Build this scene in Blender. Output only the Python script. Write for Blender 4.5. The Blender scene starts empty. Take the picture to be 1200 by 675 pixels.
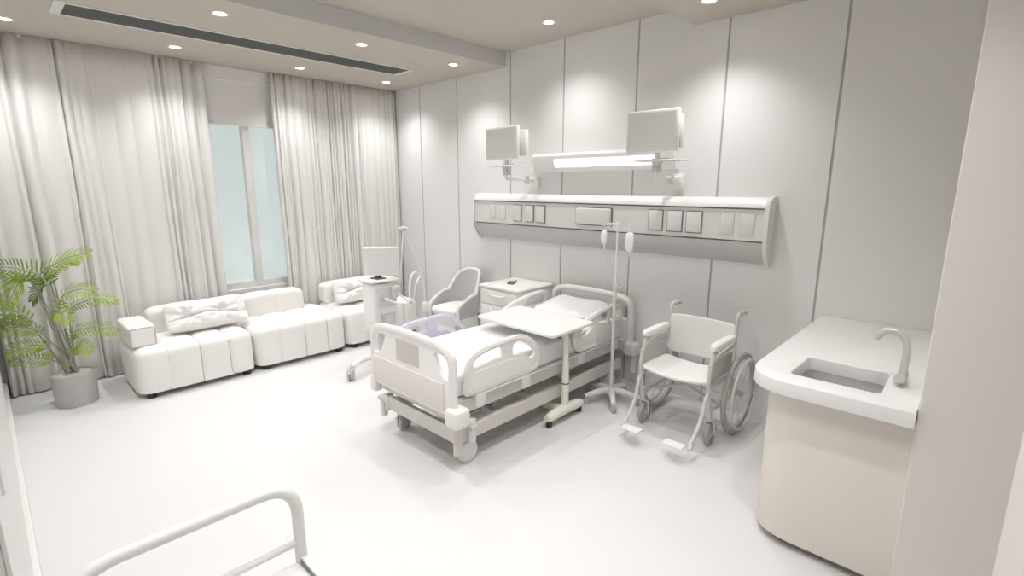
import bpy, bmesh, math, random
from mathutils import Vector, Matrix, noise
C = bpy.context.scene.collection
PI = math.pi
rnd = random.Random(7)

# ------------------------------------------------------------------ materials
def mat(name, col, rough=.5, metal=0., bump=None, emis=None, spec=.5, vary=0.):
    m = bpy.data.materials.new(name); m.use_nodes = True
    nt = m.node_tree; b = nt.nodes['Principled BSDF']
    b.inputs['Base Color'].default_value = (*col, 1); b.inputs['Roughness'].default_value = rough
    b.inputs['Metallic'].default_value = metal; b.inputs['Specular IOR Level'].default_value = spec
    if emis:
        b.inputs['Emission Color'].default_value = (*emis[0], 1); b.inputs['Emission Strength'].default_value = emis[1]
    if vary:
        tc = nt.nodes.new('ShaderNodeTexCoord'); n = nt.nodes.new('ShaderNodeTexNoise'); n.inputs['Scale'].default_value = 1.7
        n.inputs['Detail'].default_value = 3
        r = nt.nodes.new('ShaderNodeMapRange'); r.inputs['To Min'].default_value = 1 - vary; r.inputs['To Max'].default_value = 1 + vary
        mx = nt.nodes.new('ShaderNodeVectorMath'); mx.operation = 'SCALE'; mx.inputs[0].default_value = col
        nt.links.new(tc.outputs['Object'], n.inputs['Vector']); nt.links.new(n.outputs['Fac'], r.inputs['Value'])
        nt.links.new(r.outputs['Result'], mx.inputs['Scale']); nt.links.new(mx.outputs[0], b.inputs['Base Color'])
    if bump:
        tc = nt.nodes.new('ShaderNodeTexCoord'); n = nt.nodes.new('ShaderNodeTexNoise')
        n.inputs['Scale'].default_value = bump[0]; n.inputs['Detail'].default_value = 4
        bp = nt.nodes.new('ShaderNodeBump'); bp.inputs['Strength'].default_value = bump[1]; bp.inputs['Distance'].default_value = .01
        nt.links.new(tc.outputs['Object'], n.inputs['Vector']); nt.links.new(n.outputs['Fac'], bp.inputs['Height'])
        nt.links.new(bp.outputs['Normal'], b.inputs['Normal'])
    return m
M = dict(
    wall=mat('wall_panel', (.76, .755, .75), .55, vary=.01),
    groove=mat('panel_joint', (.42, .415, .41), .7),
    plaster=mat('plaster', (.74, .725, .71), .8),
    column=mat('column_paint', (.74, .71, .68), .6),
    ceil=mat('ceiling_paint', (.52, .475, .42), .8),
    soffit=mat('soffit_face', (.62, .61, .61), .8),
    floor=mat('vinyl_floor', (.67, .67, .668), .42, bump=(3, .02), vary=.015, spec=.35),
    fabric=mat('curtain_fabric', (.76, .75, .74), .9, bump=(90, .15)),
    blind=mat('blind_fabric', (.80, .785, .775), .85),
    frame=mat('window_frame_paint', (.74, .73, .72), .4),
    sofa=mat('sofa_leather', (.80, .785, .765), .6, bump=(45, .12)),
    seam=mat('seam_piping', (.50, .49, .475), .7),
    cushion=mat('cushion_cloth', (.80, .79, .78), .75, bump=(60, .1)),
    black=mat('black_rubber', (.02, .02, .02), .5),
    dark=mat('dark_gap', (.09, .085, .08), .6),
    white=mat('white_plastic', (.82, .81, .80), .35),
    warmw=mat('rail_plastic', (.78, .76, .745), .4),
    pinkw=mat('footboard_inset', (.72, .675, .65), .45),
    beige=mat('label_beige', (.58, .545, .50), .6),
    lav=mat('lavender_plastic', (.62, .61, .71), .4),
    steel=mat('painted_steel', (.60, .575, .55), .45),
    lgrey=mat('light_grey_metal', (.68, .67, .66), .4),
    chrome=mat('satin_metal', (.62, .61, .60), .35, metal=.3),
    sheet=mat('bed_sheet', (.76, .76, .775), .85, bump=(14, .25)),
    cream=mat('cream_plastic', (.78, .76, .68), .4),
    wcf=mat('wheelchair_frame', (.58, .57, .56), .4),
    tabletop=mat('table_laminate', (.77, .765, .75), .35),
    tyre=mat('grey_tyre', (.38, .365, .355), .65),
    wheelr=mat('wheel_rim', (.50, .485, .475), .45),
    vinyl=mat('wheelchair_vinyl', (.80, .79, .78), .55),
    sidep=mat('side_guard', (.50, .49, .48), .5),
    solid=mat('solid_surface', (.82, .82, .815), .3),
    basin=mat('basin_steel', (.46, .46, .46), .4),
    cab=mat('cabinet_laminate', (.76, .71, .665), .5),
    plinth=mat('plinth_shade', (.30, .27, .25), .6),  # dark colour puts the toe-kick shadow into the plinth
    alu=mat('headwall_aluminium', (.74, .735, .725), .35),
    alud=mat('headwall_cove', (.55, .54, .53), .4),
    plate=mat('socket_plate', (.70, .69, .68), .4),
    vent=mat('vent_grille', (.19, .19, .185), .6),
    screen=mat('screen_face', (.74, .73, .73), .3),
    bag=mat('fluid_bag', (.84, .87, .87), .25),
    chairsh=mat('chair_shell', (.52, .515, .51), .75, bump=(120, .1)),
    chairs=mat('chair_seat_fabric', (.76, .755, .75), .8, bump=(120, .1)),
    legm=mat('chair_leg', (.38, .345, .31), .5),
    pot=mat('concrete_pot', (.46, .445, .435), .8, bump=(30, .15), vary=.05),
    soil=mat('pale_pebbles', (.56, .545, .53), .9, bump=(60, .8)),
    leaf=mat('palm_leaf', (.30, .43, .045), .5),
    leafd=mat('palm_leaf_deep', (.15, .25, .035), .5),
    stem=mat('palm_stem', (.34, .33, .27), .6),
    lamp=mat('lamp_lens', (1, 1, 1), .5, emis=((1, .985, .95), 14)),
    tube=mat('tube_diffuser', (1, 1, 1), .5, emis=((1, .99, .97), 3)),
    phone=mat('handset_dark', (.16, .155, .15), .4),
)
def glass_mat():
    m = bpy.data.materials.new('tinted_glass'); m.use_nodes = True; nt = m.node_tree; nt.nodes.clear()
    o = nt.nodes.new('ShaderNodeOutputMaterial'); mx = nt.nodes.new('ShaderNodeMixShader')
    t = nt.nodes.new('ShaderNodeBsdfTransparent'); t.inputs[0].default_value = (.94, .97, .965, 1)
    g = nt.nodes.new('ShaderNodeBsdfGlossy'); g.inputs['Roughness'].default_value = .12; g.inputs[0].default_value = (.8, .88, .87, 1)
    mx.inputs[0].default_value = .12
    nt.links.new(t.outputs[0], mx.inputs[1]); nt.links.new(g.outputs[0], mx.inputs[2]); nt.links.new(mx.outputs[0], o.inputs[0])
    return m
M['glass'] = glass_mat()

# ------------------------------------------------------------------ object helpers
def finish(bm, smooth=True, ang=35):
    bmesh.ops.recalc_face_normals(bm, faces=bm.faces[:])
    if smooth:
        for f in bm.faces: f.smooth = True
        for e in bm.edges:
            if len(e.link_faces) == 2 and e.calc_face_angle(0) > math.radians(ang): e.smooth = False
def obj(name, bm, m, parent=None, smooth=True, ang=35, label=None):
    finish(bm, smooth, ang)
    me = bpy.data.meshes.new(name); bm.to_mesh(me); bm.free()
    for x in (m if isinstance(m, (list, tuple)) else [m]): me.materials.append(M[x])
    o = bpy.data.objects.new(name, me); C.objects.link(o)
    if parent: o.parent = parent
    if label: o['label'] = label
    return o
def tag(o, label, cat, group=None, kind=None):
    o['label'] = label; o['category'] = cat
    if group: o['group'] = group
    if kind: o['kind'] = kind
    return o
def thing(name, label, cat, loc=(0, 0, 0), rz=0, group=None):
    o = bpy.data.objects.new(name, None); C.objects.link(o); o.empty_display_size = .1
    o.location = loc; o.rotation_euler = (0, 0, rz)
    return tag(o, label, cat, group)
def struct(name, bm, m, **k):
    o = obj(name, bm, m, **k); o['kind'] = 'structure'; return o
def copy_thing(src, loc, rz, label):
    r = src.copy(); C.objects.link(r); r.location = loc; r.rotation_euler = (0, 0, rz); r['label'] = label
    def rec(a, b):
        for ch in list(a.children):
            c = ch.copy(); C.objects.link(c); c.parent = b; rec(ch, c)
    rec(src, r); return r
B = bmesh.new
# ------------------------------------------------------------------ shape helpers
def box(bm, x0, x1, y0, y1, z0, z1, r=0, seg=2, mtx=None):
    t = bmesh.new(); bmesh.ops.create_cube(t, size=1)
    for v in t.verts: v.co = Vector(((x0 + x1) / 2 + v.co.x * (x1 - x0), (y0 + y1) / 2 + v.co.y * (y1 - y0), (z0 + z1) / 2 + v.co.z * (z1 - z0)))
    if r: bmesh.ops.bevel(t, geom=t.edges[:], offset=r, segments=seg, profile=.5, affect='EDGES')
    return join(bm, t, mtx)
def join(bm, t, mtx=None, mi=0):
    if mtx: bmesh.ops.transform(t, matrix=mtx, verts=t.verts)
    me = bpy.data.meshes.new('tmp'); t.to_mesh(me); t.free()
    n = len(bm.faces); bm.from_mesh(me); bpy.data.meshes.remove(me)
    if mi:
        bm.faces.ensure_lookup_table()
        for f in bm.faces[n:]: f.material_index = mi
    return bm
def fillet(pts, r, closed=False, n=6):
    pts = [Vector(p) for p in pts]; out = []; N = len(pts)
    for i, p in enumerate(pts):
        if not closed and i in (0, N - 1): out.append(p); continue
        a = pts[i - 1]; b = pts[(i + 1) % N]; u = (a - p); w = (b - p)
        rr = r[i] if isinstance(r, (list, tuple)) else r
        d = min(rr, u.length * .49, w.length * .49)
        if d < 1e-5: out.append(p); continue
        s = p + u.normalized() * d; e = p + w.normalized() * d
        for k in range(n + 1):
            t = k / n; out.append(s * (1 - t) ** 2 + p * 2 * t * (1 - t) + e * t ** 2)
    return out
def catmull(pts, n=6, closed=False):
    pts = [Vector(p) for p in pts]; N = len(pts); out = []
    rng = range(N if closed else N - 1)
    for i in rng:
        if closed: p0, p1, p2, p3 = pts[i - 1], pts[i], pts[(i + 1) % N], pts[(i + 2) % N]
        else: p0, p1, p2, p3 = pts[max(i - 1, 0)], pts[i], pts[i + 1], pts[min(i + 2, N - 1)]
        for k in range(n):
            t = k / n
            out.append(.5 * ((2 * p1) + (p2 - p0) * t + (2 * p0 - 5 * p1 + 4 * p2 - p3) * t * t + (3 * p1 - p0 - 3 * p2 + p3) * t ** 3))
    if not closed: out.append(pts[-1])
    return out
def tube(bm, pts, r, seg=10, closed=False, sx=1., up=None, caps=True):
    """sweep a (possibly flattened) circle along pts; r number or list; sx scales the section's first axis"""
    pts = [Vector(p) for p in pts]; N = len(pts)
    keep = [0]
    for i in range(1, N):
        if (pts[i] - pts[keep[-1]]).length > 1e-5: keep.append(i)
    if not isinstance(r, (int, float)): r = [r[i] for i in keep]
    pts = [pts[i] for i in keep]; N = len(pts)
    if closed and (pts[0] - pts[-1]).length < 1e-5: pts.pop(); N -= 1
    T = []
    for i in range(N):
        if closed: t = (pts[(i + 1) % N] - pts[i - 1])
        else: t = pts[min(i + 1, N - 1)] - pts[max(i - 1, 0)]
        T.append(t.normalized())
    ref = Vector(up) if up else (Vector((0, 0, 1)) if abs(T[0].z) < .9 else Vector((1, 0, 0)))
    nrm = (ref - T[0] * ref.dot(T[0])).normalized(); rings = []
    for i in range(N):
        if up: nn = Vector(up) - T[i] * Vector(up).dot(T[i]); nrm = nn.normalized() if nn.length > 1e-4 else nrm
        else: nrm = (nrm - T[i] * nrm.dot(T[i])).normalized()
        bi = T[i].cross(nrm); rr = r if isinstance(r, (int, float)) else r[i]
        rings.append([bm.verts.new(pts[i] + nrm * math.cos(a) * rr * sx + bi * math.sin(a) * rr) for a in (2 * PI * k / seg for k in range(seg))])
    for i in range(N if closed else N - 1):
        A, D = rings[i], rings[(i + 1) % N]
        for k in range(seg): bm.faces.new((A[k], A[(k + 1) % seg], D[(k + 1) % seg], D[k]))
    if caps and not closed: bm.faces.new(rings[0][::-1]); bm.faces.new(rings[-1])
    return bm
def cyl(bm, p0, p1, r, seg=20, r2=None): return tube(bm, [p0, p1], [r, r if r2 is None else r2], seg)
def lathe(bm, prof, seg=28, mtx=None):
    """prof: (radius, z) about local Z"""
    t = bmesh.new(); rings = []
    for (r, z) in prof:
        if r < 1e-5: rings.append([t.verts.new((0, 0, z))])
        else: rings.append([t.verts.new((r * math.cos(2 * PI * k / seg), r * math.sin(2 * PI * k / seg), z)) for k in range(seg)])
    for A, D in zip(rings, rings[1:]):
        for k in range(seg):
            a = [A[k % len(A)], A[(k + 1) % len(A)], D[(k + 1) % len(D)], D[k % len(D)]]
            q = [];
            for v in a:
                if v not in q: q.append(v)
            if len(q) > 2: t.faces.new(q)
    return join(bm, t, mtx)
def plate(bm, loops, th, mtx, bev=.004, res=2):
    """flat board with holes: loops[0] outline in the local XY plane, centred on local Z=0, thickness th"""
    cu = bpy.data.curves.new('tmp', 'CURVE'); cu.dimensions = '2D'; cu.fill_mode = 'BOTH'
    cu.extrude = max(th / 2 - bev, 0); cu.bevel_depth = bev; cu.bevel_resolution = res; cu.offset = -bev
    for L in loops:
        L = [Vector((p[0], p[1], 0)) for p in L]
        s = cu.splines.new('POLY'); s.points.add(len(L) - 1); s.use_cyclic_u = True
        for q, p in zip(s.points, L): q.co = (p.x, p.y, 0, 1)
    o = bpy.data.objects.new('tmp', cu); me = bpy.data.meshes.new_from_object(o)
    t = bmesh.new(); t.from_mesh(me); bpy.data.meshes.remove(me); bpy.data.objects.remove(o); bpy.data.curves.remove(cu)
    bmesh.ops.remove_doubles(t, verts=t.verts, dist=1e-5)
    return join(bm, t, mtx)
def XZ(y=0): return Matrix(((1, 0, 0, 0), (0, 0, -1, y), (0, 1, 0, 0), (0, 0, 0, 1)))   # plate XY -> world X,Z at Y=y
def YZ(x=0): return Matrix(((0, 0, 1, x), (1, 0, 0, 0), (0, 1, 0, 0), (0, 0, 0, 1)))    # plate XY -> world Y,Z at X=x
def XY(z=0): return Matrix.Translation((0, 0, z))
def puff(bm, c, s, k=6., n=14, fn=None, mtx=None):
    """rounded block: superellipsoid of half sizes s about c; fn(p in [-1,1]^3, pos)->pos for seams and creases"""
    t = bmesh.new(); bmesh.ops.create_cube(t, size=2); bmesh.ops.subdivide_edges(t, edges=t.edges[:], cuts=n, use_grid_fill=True)
    for v in t.verts:
        p = v.co.copy(); inf = max(abs(a) for a in p); q = Vector([math.copysign(abs(math.sin(a / inf * PI / 2 * .9) / math.sin(PI / 2 * .9)), a) * inf for a in p])
        nk = sum(abs(a) ** k for a in q) ** (1 / k); q = q * (inf / nk)
        pos = Vector((c[0] + q.x * s[0], c[1] + q.y * s[1], c[2] + q.z * s[2]))
        if fn: pos = fn(q, pos)
        v.co = pos
    return join(bm, t, mtx)

# ------------------------------------------------------------------ room
WY, CX, LOW, HIGH = 4.005, -6.05, 3.0, 3.14
b = B(); box(b, -6.4, 1.6, -1.9, 4.3, -.12, 0); struct('floor', b, 'floor')
b = B(); box(b, -3.91, -1.88, -1.9, 4.1, HIGH, HIGH + .1); struct('ceiling', b, 'ceil')
b = B(); box(b, -6.4, -3.91, -1.9, 4.1, LOW, HIGH + .1); o = struct('ceiling_low_window', b, ['ceil', 'soffit'])
o.name = 'ceiling'
b2 = B(); box(b2, -1.88, 1.6, -1.9, 4.1, LOW, HIGH + .1); o2 = struct('ceiling', b2, ['ceil', 'soffit'])
for q in (o, o2):
    for f in q.data.polygons:
        if abs(f.normal.x) > .9: f.material_index = 1
# headwall of wide panels with recessed joints
seams = [-5.41, -4.70, -3.84, -3.14, -2.36, -1.61, -.855]
b = B(); box(b, -6.2, 1.6, WY + .004, WY + .15, 0, 3.24)
xs = [-6.2] + seams + [1.6]
t = B()
for a, c in zip(xs, xs[1:]): box(t, a + .008, c - .008, WY, WY + .02, 0, 3.24)
join(b, t, None, 0)
o = struct('wall_back', b, ['wall', 'groove'])
for f in o.data.polygons:
    if abs(f.center.y - (WY + .004)) < 1e-4: f.material_index = 1
# window wall, with the opening between Y 1.2 and 2.9
b = B()
WZ0, WZ1, WA, WB = .66, 2.88, 1.3, 2.95
box(b, CX - .15, CX, -.3, WA, 0, 3.05); box(b, CX - .15, CX, WB, 4.1, 0, 3.05)
box(b, CX - .15, CX, WA, WB, 0, WZ0); box(b, CX - .15, CX, WA, WB, WZ1, 3.05)
struct('wall_window', b, 'plaster')
# remaining walls (side with wardrobe doors, lobby behind the camera)
b = B(); box(b, -6.2, -1.35, -.20, -.085, 0, 3.05); struct('wall_left', b, 'plaster')
b = B(); box(b, -6.0, -1.35, -.085, -.035, 0, .13, .004); struct('baseboard_left', b, 'frame')
b = B(); box(b, -1.45, -1.35, -1.9, -.20, 0, 3.05); box(b, -1.45, 1.6, -1.9, -1.8, 0, 3.05); struct('wall_front', b, 'plaster')
b = B(); box(b, 1.5, 1.6, -1.9, 4.1, 0, 3.05); struct('wall_far_right', b, 'plaster').name = 'wall_lobby'
b = B(); box(b, -.125, 1.6, 2.53, 4.0, 0, 3.02, .004, 1); struct('wall_column', b, 'column')
b = B(); box(b, .109, .26, .95, 1.56, 0, 3.02, .003, 1); struct('wall_right', b, 'column')
# window: frame, mullion, panes, sill
wf = B()
box(wf, CX - .08, CX - .01, WA, WB, WZ1 - .06, WZ1); box(wf, CX - .08, CX - .01, WA, WB, WZ0, WZ0 + .06)
box(wf, CX - .08, CX - .01, WA, WA + .06, WZ0, WZ1); box(wf, CX - .08, CX - .01, WB - .06, WB, WZ0, WZ1)
w = obj('window_1', wf, 'frame'); w['kind'] = 'structure'
b = B(); box(b, CX - .085, CX - .005, 2.105, 2.18, WZ0, WZ1, .004, 1); obj('mullion', b, 'frame', w)
b = B(); box(b, CX - .055, CX - .045, WA + .05, 2.11, WZ0 + .05, WZ1 - .05); obj('pane', b, 'glass', w)
b = B(); box(b, CX - .055, CX - .045, 2.17, WB - .05, WZ0 + .05, WZ1 - .05); obj('pane', b, 'glass', w)
b = B(); box(b, CX - .01, CX + .045, WA - .05, WB + .05, WZ0 - .05, WZ0 + .0, .005, 1); obj('window_sill', b, 'frame', w)
# pelmet board above the blind
b = B(); box(b, CX, CX + .05, WA - .1, WB + .1, 2.87, 3.0, .003, 1); struct('trim_1', b, 'blind')
# roller blind drawn partly down
bl = thing('roller_blind', 'pale fabric roller blind pulled down over the top of the window', 'blind', (CX, 2.12, 2.42))
b = B()
ys = [(-.78 + 1.56 * i / 40) for i in range(41)]
box(b, .012, .018, -.78, .78, .02, .47); obj('blind_fabric', b, 'blind', bl)
b = B()
for i in range(52): box(b, .010, .022, -.78 + i * .03, -.78 + i * .03 + .016, -.004, .006)
box(b, .008, .024, -.78, .78, .004, .024, .003, 1); obj('bottom_bar', b, 'blind', bl)

# ------------------------------------------------------------------ curtains
def curtain(y0, y1, seed, label, wide=1., z0=.012, z1=2.998):
    r = random.Random(seed); N = int((y1 - y0) / .009); pts = []
    # irregular pleats
    edges = [y0]
    while edges[-1] < y1: edges.append(edges[-1] + (r.uniform(.10, .24) if r.random() < .45 else r.uniform(.04, .085)) * wide)
    amp = [r.uniform(.014, .045) for _ in edges]; off = [r.uniform(-.02, .02) for _ in edges]
    deep = [1 if r.random() < .28 else 0 for _ in edges]
    bm = B(); nz = 14; grid = []
    for i in range(N + 1):
        y = y0 + (y1 - y0) * i / N; row = []
        k = max(j for j in range(len(edges)) if edges[j] <= y); k2 = min(k + 1, len(edges) - 1)
        t = (y - edges[k]) / max(edges[k2] - edges[k], 1e-4); t = min(t, 1)
        s = math.sin(PI * t)
        for j in range(nz + 1):
            z = z0 + (z1 - z0) * j / nz; h = 1 - j / nz
            a = amp[k] * (.55 + .65 * h)
            x = a * (s ** .8 if s > 0 else 0) + (off[k] * (1 - t) + off[k2] * t) * (.4 + .8 * h)
            x -= deep[k] * .034 * math.exp(-(t / .22) ** 2) + deep[k2] * .034 * math.exp(-((1 - t) / .22) ** 2)
            dy = .012 * math.sin(z * 1.9 + k * 1.3) * h
            x += .006 * noise.noise(Vector((y * 5, z * 1.2, seed)))
            row.append(bm.verts.new((x, y + dy, z)))
        grid.append(row)
    for A, D in zip(grid, grid[1:]):
        for j in range(nz): bm.faces.new((A[j], D[j], D[j + 1], A[j + 1]))
    finish(bm)
    root = thing('curtain', label, 'curtain', (-5.94, 0, 0), 0, 'floor length window curtains')
    o = obj('drape', bm, 'fabric', root, ang=180)
    sm = o.modifiers.new('solid', 'SOLIDIFY'); sm.thickness = .004
    b = B(); box(b, -.03, -.022, y0 + .02, y1 - .02, 2.975, 2.999); obj('curtain_track', b, 'frame', root)
curtain(-.03, 1.75, 11, 'wide pale floor length curtain left of the window, behind the potted palm', .8)
curtain(2.40, 3.985, 23, 'pale floor length curtain right of the window, in the room corner', .62)

# ------------------------------------------------------------------ ceiling fittings
def downlight_parts(root):
    b = B(); lathe(b, [(.038, -.001), (.042, -.006), (.055, -.006), (.058, -.002), (.058, .004), (.038, .004)], 32); obj('trim_ring', b, 'white', root)
    b = B(); lathe(b, [(0, -.004), (.041, -.004), (.041, .003), (0, .003)], 28); obj('lens', b, 'lamp', root)
spots = [(-5.48, .34, LOW, 'small round ceiling downlight at the far left of the picture, over the left curtain'),
         (-5.48, 1.42, LOW, 'small round ceiling downlight just above the left curtain, left of the roller blind'),
         (-5.48, 2.54, LOW, 'small round ceiling downlight near the top of the right curtain, left of its middle'),
         (-5.48, 3.58, LOW, 'small round ceiling downlight in the corner where the right curtain meets the panelled wall'),
         (-4.21, 1.40, LOW, 'small round ceiling downlight beside the long vent, on its room side at left'),
         (-4.21, 2.52, LOW, 'small round ceiling downlight beside the long vent, between the vent and the ceiling step'),
         (-4.21, 3.55, LOW, 'small round ceiling downlight past the vent end, close to the panelled wall'),
         (-2.95, 3.54, HIGH, 'small round ceiling downlight in the raised middle of the ceiling'),
         (-1.58, 3.55, LOW, 'small round ceiling downlight cut by the top edge, in the right lowered ceiling')]
added_lights = [(-2.95, 2.45, HIGH, .45), (-.35, 1.75, LOW, 1.3), (-4.21, .34, LOW), (-2.95, 1.35, HIGH), (-2.95, .3, HIGH), (-1.58, 2.4, LOW), (-1.3, 1.2, LOW), (-1.58, .25, LOW), (-.5, .9, LOW), (.6, -.9, LOW), (-.6, -1.0, LOW)]  # unseen downlights, added to light the room
first = None
def spot(x, y, z, e):
    li = bpy.data.lights.new('downlight_beam', 'SPOT'); li.energy = e; li.spot_size = math.radians(122); li.spot_blend = 1.0
    li.shadow_soft_size = .05; li.color = (1, .99, .98)
    o = bpy.data.objects.new('downlight_beam', li); o.location = (x, y, z - .02); C.objects.link(o)
SP_E = 46
for x, y, z, lab in spots:
    if first is None:
        first = thing('ceiling_downlight', lab, 'downlight', (x, y, z), 0, 'recessed ceiling downlights'); downlight_parts(first)
    else: copy_thing(first, (x, y, z), 0, lab)
    spot(x, y, z, SP_E)
for x, y, z, *ef in added_lights:
    copy_thing(first, (x, y, z), 0, 'small round ceiling downlight added out of view to light the room')
    spot(x, y, z, SP_E * (ef[0] if ef else 1))
v = thing('ceiling_vent', 'long dark slotted air vent in the lowered ceiling', 'vent', (-4.88, 2.0, LOW))
b = B(); plate(b, [[(-.175, -1.45), (.175, -1.45), (.175, 1.43), (-.175, 1.43)], [(-.150, -1.39), (-.150, 1.39), (.150, 1.39), (.150, -1.39)]], .008, XY(-.004), .001, 1); obj('frame', b, 'frame', v)
b = B(); box(b, -.152, .152, -1.395, 1.395, -.002, 0); obj('backing', b, 'vent', v)
b = B()
for i in range(11): box(b, -.143 + i * .028, -.137 + i * .028, -1.385, 1.385, -.008, -.001)
obj('slats', b, 'vent', v)

# ------------------------------------------------------------------ bedhead services panel on the wall
hw = thing('bedhead_panel', 'long horizontal medical services panel with sockets on the wall above the bed', 'wall panel', (-2.73, WY, 0))
prof = [(0, 1.215), (-.02, 1.225), (-.075, 1.27), (-.115, 1.33), (-.13, 1.385)]
HL, HR = -1.55, 1.53
def extr(bm, pr, x0, x1):
    A = [bm.verts.new((x0, y, z)) for y, z in pr]; D = [bm.verts.new((x1, y, z)) for y, z in pr]; n = len(pr)
    for i in range(n): bm.faces.new((A[i], A[(i + 1) % n], D[(i + 1) % n], D[i]))
    bm.faces.new(A[::-1]); bm.faces.new(D)
cov = catmull([(p[0], p[1], 0) for p in prof], 4)
b = B(); extr(b, [(q.x, q.y) for q in cov] + [(0, 1.385)], HL, HR); obj('lower_cove', b, 'alud', hw)
b = B(); extr(b, [(-.118, 1.397), (-.118, 1.625), (0, 1.625), (0, 1.397)], HL, HR); obj('socket_strip', b, 'plate', hw)
b = B(); extr(b, [(-.13, 1.637), (-.128, 1.66), (-.105, 1.69), (-.06, 1.705), (0, 1.71), (0, 1.637)], HL, HR); obj('top_rail', b, 'white', hw)
b = B(); extr(b, [(-.108, 1.385), (-.108, 1.397), (0, 1.397), (0, 1.385)], HL, HR); extr(b, [(-.108, 1.625), (-.108, 1.637), (0, 1.637), (0, 1.625)], HL, HR); obj('shadow_gap', b, 'vent', hw)
for x0, x1, mm in ((HL - .018, HL, 'alu'), (HR, HR + .028, 'alu')):
    b = B(); e = [(0, 1.20), (-.03, 1.205), (-.09, 1.26), (-.128, 1.33), (-.142, 1.39), (-.142, 1.655), (-.125, 1.69), (-.07, 1.715), (0, 1.72)]
    extr(b, e, x0, x1); obj('end_cap', b, mm, hw)
for x0, x1, kind in ((-1.31, -1.22, 0), (-1.16, -1.07, 0), (-.945, -.845, 1), (-.775, -.675, 1), (-.625, -.525, 1), (.615, .735, 1), (.785, .905, 1), (.945, 1.065, 1), (1.21, 1.31, 0), (1.36, 1.46, 0)):
    b = B(); box(b, x0, x1, -.135 if kind else -.123, -.118, 1.435, 1.595, .004)
    s = obj('socket_plate', b, 'plate', hw)
    if kind:
        b = B(); box(b, x0 - .007, x1 + .007, -.124, -.118, 1.428, 1.602); obj('socket_surround', b, 'vent', s)
b = B(); box(b, -.135, .245, -.145, -.118, 1.445, 1.595, .012, 3); s = obj('equipment_cover', b, 'plate', hw)
b = B(); box(b, -.145, .255, -.126, -.118, 1.436, 1.603); obj('cover_surround', b, 'vent', s)

# ------------------------------------------------------------------ strip lamp over the bed
wl = thing('wall_lamp', 'long white strip lamp lit on the wall above the services panel', 'lamp', (-2.67, WY, 1.99))
b = B(); extr(b, [(0, .115), (-.10, .105), (-.125, .085), (-.125, .065), (-.085, -.05), (-.07, -.06), (0, -.06)], -.76, .74); obj('housing', b, 'white', wl)
b = B(); extr(b, [(-.1225, .046), (-.1005, -.020), (-.095, -.020), (-.117, .046)], -.48, .60); obj('diffuser', b, 'tube', wl)

# ------------------------------------------------------------------ monitors on swing arms
def monitor(loc, mount, w, h, side, lab, seedn):
    root = thing('wall_monitor', lab, 'monitor', loc, 0, 'monitors on wall brackets')
    L = Vector(loc)
    b = B(); box(b, -w / 2, w / 2, -.02, .018, .02, .02 + h, .012, 3); hd = obj('monitor_housing', b, 'warmw', root)
    b = B(); box(b, -w / 2 + .015, w / 2 - .02, -.0225, -.0195, .05, h, .002, 1); obj('screen', b, 'screen', hd)
    b = B(); box(b, -w / 2 + .10, w / 2 + (.06 if seedn == 1 else .0), .03, .075, .05, h - .02, .012); obj('rear_module', b, 'white', root)
    b = B(); box(b, -w / 2 + .09, w / 2 + .045, -.09, .10, -.045, -.035, .004, 1); obj('tray', b, 'lgrey', root)
    b = B(); box(b, .03, .06, -.01, .03, -.04, .03); box(b, -.0, .14, .0, .02, -.035, -.02); obj('tilt_bracket', b, 'chrome', root)
    b = B(); lathe(b, [(0, -.125), (.035, -.125), (.038, -.12), (.038, -.085), (.03, -.08), (.045, -.045), (0, -.045)], 20, Matrix.Translation((.05, .0, 0))); obj('swivel', b, 'chrome', root)
    m = Vector(mount) - L; e = Vector((.05, 0, -.14))
    elbow = Vector((m.x - .02 * side, m.y - .14, -.16))
    b = B(); tube(b, fillet([(e.x, e.y, -.12), (e.x, e.y, -.165), (elbow.x, elbow.y, -.165)], .02), .014, 10)
    tube(b, [(elbow.x, elbow.y, -.165), (m.x, m.y - .02, -.165)], .016, 10); obj('swing_arm', b, 'white', root)
    b = B(); cyl(b, (elbow.x, elbow.y, -.21), (elbow.x, elbow.y, -.13), .026, 16); obj('elbow_joint', b, 'chrome', root)
    b = B(); box(b, m.x - .04, m.x + .04, m.y - .05, m.y, -.25, -.13, .008); box(b, m.x - .03, m.x + .03, m.y - .075, m.y - .02, -.20, -.145, .005, 1); obj('wall_bracket', b, 'white', root)
monitor((-3.56, 3.60, 2.02), (-3.46, WY, 2.0), .43, .31, 1, 'small square pale monitor on a wall bracket at the left end of the strip lamp', 1)
monitor((-1.97, 3.60, 2.02), (-1.91, WY, 2.0), .43, .31, 1, 'square pale monitor on a wall bracket at the right end of the strip lamp', 2)

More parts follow.
